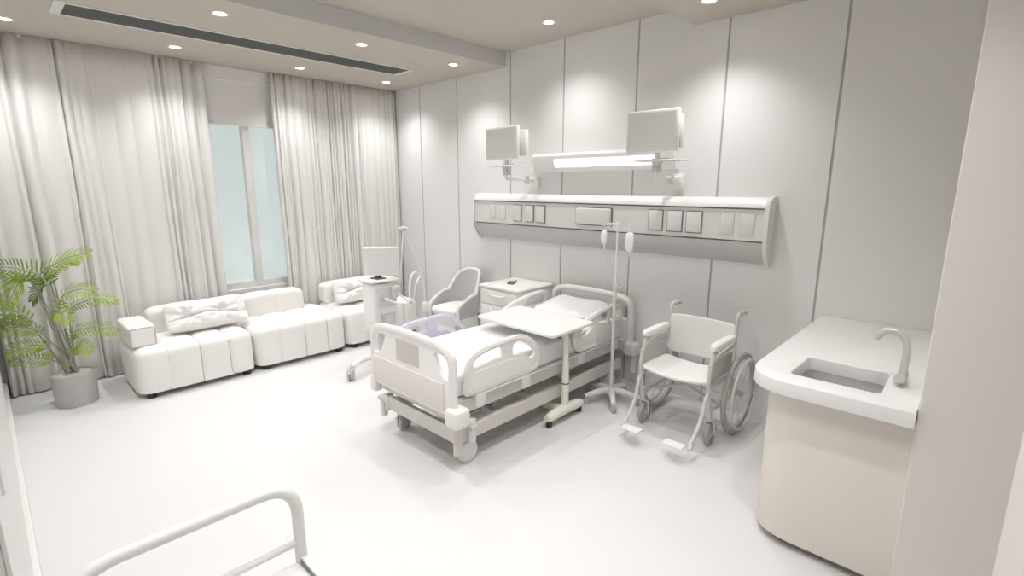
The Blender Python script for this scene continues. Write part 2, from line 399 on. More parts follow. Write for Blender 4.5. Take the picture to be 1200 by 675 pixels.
# ------------------------------------------------------------------ casters
def caster(parent, loc, r=.07, w=.035, cover=True, rz=0, col='lgrey', hm='chrome', stem=.05):
    """twin disc caster as a part 'caster' (fork) with a wheel sub-part, axle along local X"""
    X, Y, Z = loc; R = Matrix.Translation((X, Y, 0)) @ Matrix.Rotation(rz, 4, 'Z')
    b = B(); t = B(); cyl(t, (0, 0, r * 1.1), (0, 0, r * 2 + stem), r * .28, 14)
    box(t, -w * .30, w * .30, -r * .9, r * .55, r * 1.25, r * 2.0, r * .12); box(t, -w * .2, w * .2, -r * 1.25, -r * .7, r * 1.35, r * 1.6, .004, 1)
    join(b, t, R); c = obj('caster', b, hm, parent)
    b = B(); t = B()
    ax = Matrix.Rotation(PI / 2, 4, 'Y')
    for s in (-1, 1):
        pr = [(0, w * .52), (r * .30, w * .54), (r * .78, w * .50), (r * .84, w * .40), (r * .92, w * .46), (r * .985, w * .36), (r, w * .24), (r * .985, w * .08), (0, w * .08)]
        lathe(t, [(q[0], q[1] * s) for q in pr], 26, Matrix.Translation((0, 0, r)) @ ax)
    join(b, t, R); obj('wheel', b, col, c)
    return c

# ------------------------------------------------------------------ hospital bed (local: u across, v from foot to head)
bed = thing('hospital_bed', 'white adjustable hospital bed with raised side rails, head against the panelled wall', 'bed', (-2.68, 1.80, 0))
def board(y, zt, zb, hw_, mats, label, inset=True, th=.030):
    r = .14
    top = fillet([(-hw_, zb, 0), (-hw_, zt - .05, 0), (-hw_ + .12, zt, 0), (0, zt + .012, 0), (hw_ - .12, zt, 0), (hw_, zt - .05, 0), (hw_, zb, 0)], [0, .10, .12, .25, .12, .10, 0], False, 6)
    holes = []
    for s in (-1, 1):
        H = [(s * (hw_ - .20), zt - .072, 0), (s * (hw_ - .085), zt - .075, 0), (s * (hw_ - .052), zt - .13, 0), (s * (hw_ - .058), zt - .235, 0), (s * (hw_ - .13), zt - .20, 0)]
        H = fillet(H, .03, True, 4); holes.append([(p.x, p.y) for p in (H if s < 0 else H[::-1])])
    out = [(p.x, p.y) for p in top]
    b = B(); plate(b, [out] + holes, th, XZ(y), .006)
    p = obj(label, b, mats[0], bed)
    rim = [Vector((q.x * (1 - .028 / hw_), y, q.y - (.026 if q.y > zb + .05 else 0))) for q in top]
    b = B(); tube(b, rim, .030, 12, up=(0, 1, 0), sx=.85); obj('rim', b, mats[1], p)
    return p
fb = board(.035, .86, .40, .465, ('white', 'warmw'), 'footboard')
b = B(); box(b, -.43, .37, .006, .03, .425, .61, .008); obj('inset_panel', b, 'pinkw', fb)
b = B(); box(b, -.135, .115, .0155, .03, .645, .795, .002, 1); obj('name_card', b, 'beige', fb, label='beige blank card panel')
hb = board(2.09, .845, .34, .465, ('lgrey', 'warmw'), 'headboard')
# corner bumpers
for (u, v, z, m_, q_) in ((.465, .04, .412, 'warmw', .062), (-.445, .04, .385, 'warmw', .034), (.46, 2.09, .36, 'lgrey', .06), (-.44, 2.09, .36, 'lgrey', .05)):
    b = B(); puff(b, (u, v, z), (q_, q_, .062), 5, 6); obj('corner_bumper', b, m_, bed)
for u in (-.46, .46): b = B(); cyl(b, (u, 2.12, .13), (u, 2.12, .29), .030, 18); obj('wall_bumper', b, 'lgrey', bed)
# rail shapes (v, z), measured along the near side
RF_out = [(.19, .475), (.178, .56), (.18, .65), (.20, .71), (.245, .747), (.35, .775), (.52, .783), (.67, .783), (.76, .757), (.835, .70), (.885, .62), (.90, .545), (.87, .49), (.79, .472), (.5, .470)]
RF_h1 = [(.255, .655), (.252, .70), (.285, .727), (.40, .737), (.48, .737), (.503, .72), (.497, .672), (.40, .668)]
RF_h2 = [(.615, .655), (.612, .71), (.64, .735), (.70, .735), (.765, .705), (.815, .65), (.828, .61), (.80, .585), (.75, .61), (.70, .645)]
RH_out = [(1.40, .478), (1.335, .52), (1.31, .58), (1.32, .66), (1.37, .70), (1.42, .715), (1.50, .745), (1.62, .77), (1.76, .79), (1.90, .795), (1.98, .77), (2.015, .71), (2.02, .60), (2.015, .50), (1.97, .475), (1.60, .470)]
RH_h1 = [(1.405, .62), (1.43, .665), (1.50, .70), (1.545, .70), (1.555, .655), (1.53, .63), (1.45, .60)]
RH_h2 = [(1.66, .665), (1.655, .72), (1.68, .74), (1.80, .755), (1.90, .755), (1.94, .73), (1.94, .675), (1.85, .665)]
def cl(P): return [(p.x, p.y) for p in catmull([(a, c, 0) for a, c in P], 4, True)]
def siderail(u, P, H, mm, s, insp, lab=None):
    b = B(); plate(b, [cl(P)] + [cl(h) for h in H], .030, YZ(u), .008)
    p = obj('side_rail', b, mm, bed, label=lab)
    cen = Vector((sum(a for a, c in P) / len(P), sum(c for a, c in P) / len(P)))
    pts = [Vector((u, a + (.022 if a < cen.x else -.022) * (min(1, abs(a - cen.x) / .2)), c - .022 * max(-1, min(1, (c - .62) / .08)))) for a, c in cl(P)]
    b = B(); tube(b, pts, .021, 10, closed=True, up=(1, 0, 0), sx=1.05); obj('rim', b, mm, p)
    if insp:
        b = B(); plate(b, [cl(insp)], .012, YZ(u + s * .017), .004); obj('inset_panel', b, mm, p)
    return p
siderail(.38, RF_out, (RF_h1, RF_h2), 'warmw', 1, [(.24, .50), (.245, .60), (.28, .625), (.45, .635), (.62, .625), (.70, .60), (.77, .56), (.80, .52), (.77, .50), (.5, .495)])
rh = siderail(.38, RH_out, (RH_h1, RH_h2), 'warmw', 1, None)
b = B(); box(b, .393, .407, 1.60, 1.99, .49, .645, .006); obj('control_panel', b, 'lgrey', rh)
b = B(); box(b, .395, .408, 1.76, 1.80, .655, .755, .004, 1); obj('latch', b, 'lgrey', rh)
b = B(); box(b, .392, .41, 1.64, 1.67, .69, .73, .003, 1); obj('catch', b, 'lgrey', rh)
siderail(-.45, RF_out, (RF_h1, RF_h2), 'lav', -1, None, 'lavender tinted rail on the far side')
siderail(-.45, RH_out, (RH_h1, RH_h2), 'white', -1, None)
# mattress with puckered sheet
def mfn(q, p):
    if abs(q.x) > .8 and abs(q.z) < .9:
        n_ = noise.noise(Vector((p.y * 14 + p.z * 2, p.z * 3, 3.1))); p.x += math.copysign(.010 * n_, q.x)
    if q.z > .5: p.z += .012 * noise.noise(Vector((p.x * 2.2, p.y * 1.7, .7))) + .004 * noise.noise(Vector((p.x * 9, p.y * 7, 5)))
    return p
b = B(); puff(b, (-.03, 1.06, .545), (.385, .985, .085), 12, 40, mfn); obj('mattress', b, 'sheet', bed, ang=180)
# mattress platform, side beams and lower chassis
b = B(); box(b, -.36, .36, .08, 2.05, .42, .462, .006, 1); box(b, -.40, .40, .06, .10, .34, .44, .006, 1); box(b, -.40, .40, 2.03, 2.07, .34, .44, .006, 1); obj('mattress_platform', b, 'steel', bed)
for s in (-1, 1):
    b = B(); box(b, s * .355 - .018, s * .355 + .018, .10, 2.03, .355, .455, .006, 1); obj('side_beam', b, 'steel', bed)
    b = B(); box(b, s * .36 - .02, s * .36 + .02, .14, 2.02, .165, .265, .006, 1); obj('chassis_beam', b, 'steel', bed)
    b = B(); tube(b, [(s * .395, .30, .462), (s * .395, 2.0, .462)], .008, 8); obj('accessory_bar', b, 'lgrey', bed)
    for vv in (.30, .74, 1.40, 1.90):
        b = B(); box(b, s * .375 - .03, s * .375 + .03, vv - .045, vv + .045, .375, .47, .008); c_ = obj('rail_hinge', b, 'lgrey', bed)
b = B(); box(b, -.39, .375, .085, .125, .18, .285, .006, 1); obj('chassis_crossbar', b, 'steel', bed)
b = B(); box(b, -.39, .39, 2.0, 2.04, .17, .27, .006, 1); obj('chassis_crossbar', b, 'steel', bed)
b = B(); box(b, -.41, -.375, .078, .135, .165, .30, .006, 1); obj('bracket', b, 'chrome', bed)
b = B(); box(b, .375, .40, .07, .135, .10, .30, .006, 1); obj('bracket', b, 'steel', bed)
# lifting arms and motors seen through the frame
for vv in (.55, 1.45):
    for s in (-1, 1):
        b = B(); tube(b, [(s * .22, vv, .21), (s * .22, vv + .22, .43)], .022, 8); obj('lifting_arm', b, 'lgrey', bed)
    b = B(); box(b, -.34, .34, vv - .03, vv + .03, .19, .24, .006, 1); obj('cross_tube', b, 'steel', bed)
b = B(); box(b, -.10, .10, .25, .62, .24, .32, .01); cyl(b, (0, .6, .28), (0, 1.05, .36), .025, 12); obj('motor', b, 'dark', bed)
b = B(); box(b, .02, .30, .14, .40, .286, .30, .004, 1); obj('control_box', b, 'chrome', bed)
for (x, z0) in ((.405, .22), (-.49, .14)):
    b = B(); cyl(b, (x, .21 if x > 0 else .12, z0 - .05), (x, .21 if x > 0 else .12, z0 + .10), .026, 16); obj('drip_holder', b, 'lgrey', bed)
b = B(); box(b, .38, .44, .185, .235, .25, .285, .004, 1); box(b, -.51, -.40, .08, .16, .22, .25, .004, 1); obj('drip_holder_arm', b, 'steel', bed)
caster(bed, (.345, .215, 0), .078, .05, rz=0, hm='lgrey'); caster(bed, (-.345, .20, 0), .078, .05, rz=.3, col='wheelr', hm='chrome')
caster(bed, (.345, 1.90, 0), .078, .05, rz=-.2, col='lgrey'); caster(bed, (-.345, 1.90, 0), .078, .05, rz=.1)

# pillow
def pfn(q, p):
    e = max(abs(q.x), abs(q.y)); p.z = .0 + (p.z) * (1 - .62 * e ** 3) + .010 * noise.noise(Vector((q.x * 2.3, q.y * 2.1, 1))) * (1 if q.z > 0 else 0)
    p.x += .02 * q.x * abs(q.y) ** 3; p.y += .02 * q.y * abs(q.x) ** 3
    return p
b = B(); puff(b, (0, 0, 0), (.29, .225, .058), 4.5, 18, pfn)
pil = obj('pillow', b, 'sheet', ang=180); pil.location = (-2.70, 3.60, .708); pil.rotation_euler = (.14, 0, .02)
tag(pil, 'plump white pillow at the head of the hospital bed', 'pillow')

# ------------------------------------------------------------------ overbed table
ot = thing('overbed_table', 'white overbed table on a cream telescopic column straddling the bed', 'table', (-2.245, 2.95, 0))
b = B(); plate(b, [[(p.x, p.y) for p in fillet([(-.76, -.23, 0), (.075, -.25, 0), (.065, .28, 0), (-.74, .28, 0)], .045, True, 6)]], .026, XY(.735), .009, 3); obj('tabletop', b, 'tabletop', ot)
b = B(); cyl(b, (0, 0, .11), (0, 0, .30), .030, 24); obj('lower_sleeve', b, 'cream', ot)
b = B(); cyl(b, (0, 0, .304), (0, 0, .47), .027, 24); obj('middle_sleeve', b, 'cream', ot)
b = B(); cyl(b, (0, 0, .47), (0, 0, .70), .0225, 24); obj('upper_post', b, 'cream', ot)
b = B(); lathe(b, [(.0305, .296), (.0305, .304), (0, .304)], 24); lathe(b, [(.031, .106), (.031, .114), (0, .114)], 24); obj('joint_ring', b, 'dark', ot)
b = B(); tube(b, [(0, 0, .665), (-.03, 0, .70), (-.12, 0, .715), (-.35, 0, .716)], [.026, .03, .022, .012], 12); box(b, -.10, .03, -.05, .05, .708, .722, .004, 1); obj('top_bracket', b, 'cream', ot)
b = B(); cyl(b, (.02, -.12, .70), (.02, -.12, .722), .014, 14); cyl(b, (.0, -.14, .703), (.04, -.12, .703), .009, 12); obj('knob', b, 'black', ot)
b = B(); tube(b, [(0, -.215, .075), (0, -.17, .078), (0, -.06, .085), (0, 0, .092), (0, .06, .085), (0, .17, .078), (0, .215, .075)], [.026, .038, .042, .046, .042, .038, .026], 14)
tube(b, [(0, 0, .075), (-.10, 0, .07), (-.62, 0, .062)], [.04, .034, .03], 12); tube(b, [(-.62, -.2, .065), (-.62, 0, .07), (-.62, .2, .065)], [.024, .034, .024], 12)
lathe(b, [(.034, .095), (.032, .118), (0, .118)], 24); obj('base', b, 'cream', ot)
for (x, y) in ((0, -.19), (0, .19), (-.62, -.17), (-.62, .17)): caster(ot, (x, y, 0), .024, .040, rz=.5, col='black', hm='black', stem=.0)

# ------------------------------------------------------------------ drip stand and bags
iv = thing('drip_stand', 'slim grey drip stand on a five-legged wheeled base between bed and wheelchair', 'drip stand', (-2.17, 3.49, 0))
b = B(); cyl(b, (0, 0, .10), (0, 0, 1.0), .0145, 16); obj('lower_pole', b, 'lgrey', iv)
b = B(); cyl(b, (0, 0, .98), (0, 0, 1.50), .0075, 14); obj('upper_pole', b, 'white', iv)
b = B(); lathe(b, [(0, .97), (.019, .97), (.021, .985), (.021, 1.005), (.012, 1.015), (0, 1.015)], 18); cyl(b, (.015, 0, .99), (.05, 0, .98), .006, 10); puff(b, (.052, 0, .98), (.009, .012, .014), 3, 3); obj('height_clamp', b, 'lgrey', iv)
b = B()
for a in (0, PI / 2):
    c_, s_ = math.cos(a + .0), math.sin(a + .0); pts = [(-.145, .0, 1.52), (-.148, 0, 1.49), (-.128, 0, 1.478), (-.10, 0, 1.497), (0, 0, 1.50), (.10, 0, 1.497), (.125, 0, 1.475), (.15, 0, 1.49), (.145, 0, 1.525)]
    tube(b, catmull([(p[0] * c_, p[0] * s_, p[2]) for p in pts], 4), .0035, 8)
lathe(b, [(0, 1.485), (.011, 1.488), (.011, 1.512), (0, 1.516)], 12); obj('hook_bar', b, 'white', iv)
b = B(); lathe(b, [(0, .075), (.035, .078), (.04, .10), (.025, .12), (.016, .135), (0, .135)], 22); bs = obj('base_hub', b, 'lgrey', iv)
for k in range(5):
    a = 2 * PI * k / 5 + .35; c_, s_ = math.cos(a), math.sin(a)
    b = B(); tube(b, [(c_ * .02, s_ * .02, .10), (c_ * .10, s_ * .10, .098), (c_ * .20, s_ * .20, .075), (c_ * .235, s_ * .235, .066)], [.030, .027, .022, .018], 10); lg = obj('leg', b, 'lgrey', iv)
    b = B(); t = B()
    for s in (-1, 1): lathe(t, [(0, s * .016), (.024, s * .016), (.028, s * .010), (.028, s * .003), (0, s * .003)], 16, Matrix.Rotation(PI / 2, 4, 'Y'))
    box(t, -.004, .004, -.012, .012, .0, .04); join(b, t, Matrix.Translation((c_ * .225, s_ * .225, .028)) @ Matrix.Rotation(a * 2, 4, 'Z')); obj('caster', b, 'wheelr', lg)
def bag(x, y, z, w, h, lab):
    r = thing('drip_bag', lab, 'drip bag', (x, y, z), 0, 'fluid bags on the drip stand')
    def fn(q, p): p.x *= (1 - .25 * max(0, -q.z) ** 3); p.y *= (1 - .6 * abs(q.z) ** 3); return p
    b = B(); puff(b, (0, -.012, -.035 - h / 2), (w / 2, .012, h / 2), 4, 8, fn); obj('pouch', b, 'bag', r, ang=180)
    b = B(); tube(b, catmull([(0, 0, 0), (.006, 0, -.008), (.004, 0, -.02), (0, 0, -.035)], 4), .0022, 6); obj('hanger', b, 'white', r)
    b = B(); cyl(b, (0, 0, -h - .07), (0, 0, -h - .02), .007, 10); tube(b, catmull([(0, 0, -h - .06), (.004, .01, -h - .2), (.0, .02, -h - .36), (-.01, .02, -h - .42)], 5), .0022, 6); obj('drip_tube', b, 'white', r)
bag(-2.17 - .118, 3.49, 1.475, .055, .115, 'small white fluid bag hanging from the left hook of the drip stand')
bag(-2.17 + .118, 3.49, 1.475, .075, .155, 'larger white fluid bag hanging from the right hook of the drip stand')

# ------------------------------------------------------------------ wheelchair (local: x across, front toward -y)
wc = thing('wheelchair', 'empty light grey folding wheelchair with footrests parked against the wall', 'wheelchair', (-1.515, 3.40, 0))
HWc = .255
for s in (-1, 1):
    x = s * HWc
    b = B()
    # one bent side tube: front post, arm, back post with push handle
    tube(b, fillet([(x, -.10, .20), (x, -.165, .52), (x, -.10, .685), (x, .20, .70), (x, .235, .70)], [.0, .08, .06, .02, 0]), .0155, 10)
    tube(b, fillet([(x, .30, .25), (x, .275, .60), (x, .285, .885), (x, .41, .878)], [0, .1, .05, 0]), .014, 10)
    tube(b, [(x, -.13, .44), (x, .29, .44)], .014, 10); tube(b, [(x, -.11, .26), (x, .30, .26)], .013, 10)
    tube(b, fillet([(x, -.155, .60), (x, .0, .635), (x, .24, .655)], .03), .012, 8)
    fr = obj('side_frame', b, 'wcf', wc)
    b = B(); puff(b, (x, .06, .722), (.031, .19, .027), 4, 8); obj('armrest', b, 'white', wc)
    b = B(); box(b, x - .004, x + .004, -.125, .24, .475, .625, .003, 1); obj('side_guard', b, 'sidep', wc)
    b = B(); tube(b, [(x, .34, .883), (x, .44, .872)], [.020, .018], 12); obj('push_handle', b, 'wcf', wc)
    b = B(); box(b, x - .008, x + .008, .265, .295, .64, .70, .003, 1); obj('back_clip', b, 'dark', wc)
    # footrest hanger and plate
    b = B(); tube(b, fillet([(x, -.10, .42), (x, -.17, .40), (x - s * .005, -.225, .22), (x - s * .01, -.37, .10)], [0, .04, .1, 0]), .013, 10); cyl(b, (x, -.385, .085), (x, -.355, .115), .016, 12); hg = obj('footrest_hanger', b, 'wcf', wc)
    b = B(); plate(b, [[(p.x, p.y) for p in fillet([(-.07, -.04, 0), (.07, -.04, 0), (.07, .04, 0), (-.07, .04, 0)], .015, True, 4)]], .016, Matrix.Translation((x - s * .095, -.415, .105)) @ Matrix.Rotation(-.05, 4, 'X'), .005); obj('footplate', b, 'white', hg)
    # front caster
    cx = s * .255
    b = B(); cyl(b, (cx, -.085, .20), (cx, -.085, .30), .014, 12); tube(b, fillet([(cx - .03, -.055, .08), (cx - .03, -.07, .175), (cx - .02, -.085, .19), (cx + .02, -.085, .19), (cx + .03, -.07, .175), (cx + .03, -.055, .08)], .02), .007, 8); cf = obj('caster_fork', b, 'wcf', wc)
    b = B(); t = B(); R = Matrix.Translation((cx, -.06, .088)) @ Matrix.Rotation(PI / 2, 4, 'Y')
    lathe(b, [(.060, -.014), (.078, -.016), (.086, -.010), (.088, 0), (.086, .010), (.078, .016), (.060, .014)], 28, R); cw = obj('caster_wheel', b, 'tyre', cf)
    b = B(); lathe(b, [(0, -.02), (.02, -.02), (.02, -.008), (.062, -.010), (.062, .010), (.02, .008), (.02, .02), (0, .02)], 24, R); obj('hub', b, 'wheelr', cw)
    # rear wheel with tyre, hand rim, spokes
    wx = s * .315; WR = .305; R = Matrix.Translation((wx, .27, WR)) @ Matrix.Rotation(PI / 2, 4, 'Y')
    b = B(); lathe(b, [(WR - .03, -.014), (WR - .012, -.017), (WR - .002, -.010), (WR, 0), (WR - .002, .010), (WR - .012, .017), (WR - .03, .014), (WR - .036, 0), (WR - .03, -.014)], 56, R); rw = obj('rear_wheel', b, 'tyre', wc)
    b = B(); lathe(b, [(WR - .052, -.011), (WR - .03, -.013), (WR - .03, .013), (WR - .052, .011), (WR - .052, -.011)], 56, R)
    cyl(b, (wx - .03, .27, WR), (wx + .03, .27, WR), .022, 16)
    obj('rim', b, 'wheelr', rw)
    b = B()
    for k in range(20):
        a = 2 * PI * k / 20; a2 = a + (.5 if k % 2 else -.5); ss = .018 if k % 2 else -.018
        tube(b, [(wx + ss, .27 + .02 * math.cos(a2), WR + .02 * math.sin(a2)), (wx, .27 + (WR - .045) * math.cos(a), WR + (WR - .045) * math.sin(a))], .0016, 5)
    obj('spokes', b, 'wcf', rw)
    b = B(); ring = [(wx + s * .045, .27 + .258 * math.cos(2 * PI * k / 48), WR + .258 * math.sin(2 * PI * k / 48)) for k in range(48)]
    tube(b, ring, .0095, 8, closed=True)
    for k in range(6):
        a = 2 * PI * k / 6 + .3; tube(b, [(wx + s * .045, .27 + .258 * math.cos(a), WR + .258 * math.sin(a)), (wx + s * .01, .27 + .265 * math.cos(a), WR + .265 * math.sin(a))], .004, 6)
    obj('hand_rim', b, 'wcf', rw)
def seatfn(q, p): p.z -= .028 * (1 - q.x ** 2); return p
b = B(); puff(b, (0, .03, .485), (.255, .20, .012), 9, 14, seatfn); obj('seat', b, 'vinyl', wc, ang=180)
def backfn(q, p): p.y += .03 * (1 - q.x ** 2) + (p.z - .5) * .02; return p
b = B(); puff(b, (0, .27, .655), (.265, .010, .155), 9, 14, backfn); obj('backrest', b, 'vinyl', wc, ang=180)
b = B(); tube(b, [(-.25, .06, .43), (.25, .10, .24)], .011, 10); tube(b, [(.25, .06, .43), (-.25, .10, .24)], .011, 10); tube(b, [(-.25, .27, .27), (.25, .27, .27)], .010, 8); obj('cross_brace', b, 'wcf', wc)

# ------------------------------------------------------------------ bedside cabinet with handset
ns = thing('bedside_cabinet', 'white bedside cabinet with rounded drawers between chair and bed', 'cabinet', (-3.50, 3.735, 0))
b = B(); box(b, -.265, .265, -.25, .26, .05, .775, .01); obj('body', b, 'white', ns)
b = B(); box(b, -.275, .275, -.275, .265, .775, .805, .010, 3); obj('top', b, 'tabletop', ns)
for i, (z0, z1) in enumerate(((.615, .765), (.46, .605), (.305, .45), (.06, .295))):
    b = B(); box(b, -.255, .255, -.272, -.245, z0, z1, .010, 3); d = obj('drawer' if i < 3 else 'door', b, 'warmw', ns)
    b = B(); zc = z1 - .05; tube(b, catmull([(-.11, -.272, zc + .012), (-.07, -.29, zc), (0, -.297, zc - .003), (.07, -.29, zc), (.11, -.272, zc + .012)], 4), .0085, 8, sx=1.2); obj('handle', b, 'white', d)
for (x, y) in ((-.22, -.2), (.22, -.2), (-.22, .2), (.22, .2)): caster(ns, (x, y, 0), .02, .02, stem=.01)
ph = thing('handset', 'small dark handset lying on the white bedside cabinet top', 'remote control', (-3.55, 3.72, .805), .5)
b = B(); box(b, -.035, .035, -.075, .075, 0, .022, .008, 3); obj('body', b, 'phone', ph)
b = B(); box(b, -.027, .027, .0, .06, .022, .025, .002, 1); obj('screen', b, 'screen', ph)

# ------------------------------------------------------------------ armchair
ch = thing('armchair', 'light grey tub chair with curved shell back between the medical cart and bedside cabinet', 'chair', (-4.32, 3.62, 0), .05)
def shell():
    b = B(); N = 36; rows = []
    for i in range(N + 1):
        a = PI * (-.5 + (i / N)) * 1.0       # -90..90 about +y
        th = a * 1.16; sx_, sy_ = math.sin(th) * .235, math.cos(th) * .22
        if abs(a) > 1.25: sy_ -= (abs(a) - 1.25) * .45
        t = abs(a) / (PI / 2)
        k = max(0, min(1, (t - .40) / .32)); k = k * k * (3 - 2 * k)
        top = (.84 - .05 * min(1, t / .42) ** 3) * (1 - k) + .60 * k
        if t > .78: top -= (t - .78) ** 1.5 * 1.1
        lean = .07 * (top - .40) / .43 * max(0, math.cos(th))
        rows.append((sx_, sy_, top, lean, th))
    def ring(off, z01):
        out = []
        for sx_, sy_, top, lean, th in rows:
            n = Vector((math.sin(th), math.cos(th), 0)); z = .36 + (top - .36) * z01
            out.append(Vector((sx_, sy_ + lean * z01, z)) + n * off * (1 if z01 > .1 else .2) * 1)
        return out
    zs = [0, .25, .5, .75, 1]
    out_ = [[b.verts.new(p) for p in ring(.016, z)] for z in zs]; in_ = [[b.verts.new(p) for p in ring(-.016, z)] for z in zs]
    for G in (out_, in_):
        for A, D in zip(G, G[1:]):
            for i in range(N): b.faces.new((A[i], A[i + 1], D[i + 1], D[i]))
    for A, D in ((out_[0], in_[0]), (out_[-1], in_[-1])):
        for i in range(N): b.faces.new((A[i], A[i + 1], D[i + 1], D[i]))
    for e in (0, N):
        for j in range(4): b.faces.new((out_[j][e], out_[j + 1][e], in_[j + 1][e], in_[j][e]))
    edge = ring(0, 1)
    e0 = edge[0].copy(); e0.z = .36; e1 = edge[-1].copy(); e1.z = .36
    return b, [e0, (e0 + edge[0]) / 2] + edge + [(e1 + edge[-1]) / 2, e1]
b, edge = shell(); obj('shell_back', b, 'chairsh', ch)
b = B(); tube(b, catmull(edge, 2), .019, 10); obj('edge_piping', b, 'chairs', ch)
def sf(q, p):
    p.x *= 1 + .06 * (-q.y); return p
b = B(); puff(b, (0, -.03, .425), (.205, .225, .048), 4, 12, sf); obj('seat_cushion', b, 'chairs', ch, ang=180)
b = B(); puff(b, (0, -.02, .37), (.19, .20, .02), 6, 6); obj('seat_base', b, 'chairsh', ch)
for (x, y) in ((-.19, -.19), (.19, -.19), (-.17, .17), (.17, .17)):
    b = B(); tube(b, [(x, y, .37), (x * 1.13, y * 1.13, 0)], [.016, .009], 10); obj('leg', b, 'legm', ch)

# ------------------------------------------------------------------ ventilator cart
ve = thing('ventilator_cart', 'white medical ventilator on a wheeled pedestal with screen and hose arm beside the bed foot', 'medical cart', (-4.345, 2.64, 0))
b = B(); box(b, -.105, .115, -.125, .135, .40, .86, .012, 3); bd = obj('body', b, 'white', ve)
b = B(); box(b, .110, .122, -.09, .11, .62, .82, .006); obj('port_panel', b, 'plate', bd)
b = B(); box(b, .1, .119, -.07, .10, .44, .56, .005, 1); obj('recess', b, 'alud', bd)
b = B(); box(b, .115, .123, -.02, .085, .455, .545, .004, 1); obj('socket_block', b, 'plate', bd)
for (y, z) in ((-.03, .72),):
    b = B(); lathe(b, [(0, 0), (.030, 0), (.030, .008), (.016, .012), (.013, .04), (0, .04)], 18, Matrix.Translation((.12, y, z)) @ Matrix.Rotation(PI / 2, 4, 'Y')); obj('valve', b, 'chrome', bd)
b = B(); puff(b, (.14, .09, .76), (.03, .035, .05), 4, 5); cyl(b, (.15, .09, .80), (.15, .09, .83), .04, 16); obj('humidifier', b, 'lgrey', ve)
b = B(); box(b, -.125, .135, -.145, .15, .375, .40, .006, 1); obj('lower_shelf', b, 'lgrey', ve)
b = B(); plate(b, [[(p.x, p.y) for p in fillet([(-.17, -.15, 0), (.13, -.16, 0), (.15, .16, 0), (-.15, .16, 0)], .03, True, 4)]], .02, XY(.885), .006); obj('top_tray', b, 'white', ve)
b = B(); box(b, -.06, .06, -.05, .05, .893, .905); cyl(b, (0, 0, .90), (0, 0, .96), .03, 14); obj('screen_stand', b, 'dark', ve)
R = Matrix.Translation((.045, .02, 0)) @ Matrix.Rotation(math.radians(48), 4, 'Z')
b = B(); t = B(); box(t, -.165, .165, -.02, .03, .93, 1.205, .012, 3); join(b, t, R); sc = obj('screen_housing', b, 'white', ve)
b = B(); t = B(); box(t, -.14, .15, -.024, -.019, .955, 1.165, .003, 1); join(b, t, R); obj('screen', b, 'screen', sc)
b = B(); t = B(); box(t, -.168, .168, -.026, .032, 1.185, 1.208, .008); join(b, t, R); obj('top_bezel', b, 'white', sc)
b = B(); box(b, -.055, .055, -.055, .055, .08, .38, .006, 1); obj('column', b, 'lgrey', ve)
for k, a in enumerate((-1.24, -.15, .85, 1.85)):
    c_, s_ = math.cos(a), math.sin(a)
    b = B(); tube(b, catmull([(c_ * .03, s_ * .03, .07), (c_ * .14, s_ * .14, .125), (c_ * .28, s_ * .28, .15), (c_ * .44, s_ * .44, .125)], 5), [.04] * 6 + [.032] * 6 + [.024] * 4, 10); obj('leg', b, 'white', ve)
    caster(ve, (c_ * .46, s_ * .46, 0), .060, .06, rz=.9, col='wheelr', hm='chrome', stem=.01)
b = B(); lathe(b, [(0, .05), (.075, .05), (.085, .07), (.08, .10), (.05, .12), (0, .12)], 24); obj('base_hub', b, 'white', ve)
b = B(); A0 = Vector((.13, .17, .86)); A1 = Vector((.10, .25, 1.38)); A2 = Vector((.12, .44, .91)); A3 = Vector((.12, .45, .78))
tube(b, [A0, A1], .0075, 8); tube(b, [A1, A2], .006, 8); tube(b, [A2, A3], .005, 8)
tube(b, [(.08, .12, .86), A0], .009, 8); ar = obj('hose_arm', b, 'white', ve)
b = B(); puff(b, A1, (.022, .028, .022), 3, 4); cyl(b, A1 + Vector((-.03, -.03, .0)), A1 + Vector((.03, .03, 0)), .011, 12); puff(b, A2, (.016, .018, .022), 3, 4); obj('arm_joint', b, 'lgrey', ar)
b = B(); tube(b, catmull([(.165, -.03, .72), (.22, .04, .68), (.25, .14, .66), (.24, .20, .68), (.22, .21, .80), (.20, .26, .92), (.17, .34, .935), (.15, .41, .86), (.15, .44, .72), (.15, .445, .62)], 6), .0105, 8); obj('breathing_hose', b, 'white', ve)
b = B(); tube(b, catmull([(.17, .10, .77), (.20, .16, .70), (.22, .22, .665), (.22, .26, .69), (.21, .29, .80), (.18, .36, .88), (.15, .42, .88), (.14, .44, .84)], 6), .008, 8); obj('breathing_hose', b, 'white', ve)
b = B(); puff(b, (.15, .45, .555), (.038, .038, .060), 2.4, 6); obj('test_lung', b, 'white', ve)
b = B(); puff(b, (.235, .20, .665), (.028, .03, .018), 2.6, 5); obj('water_trap', b, 'chrome', ve)

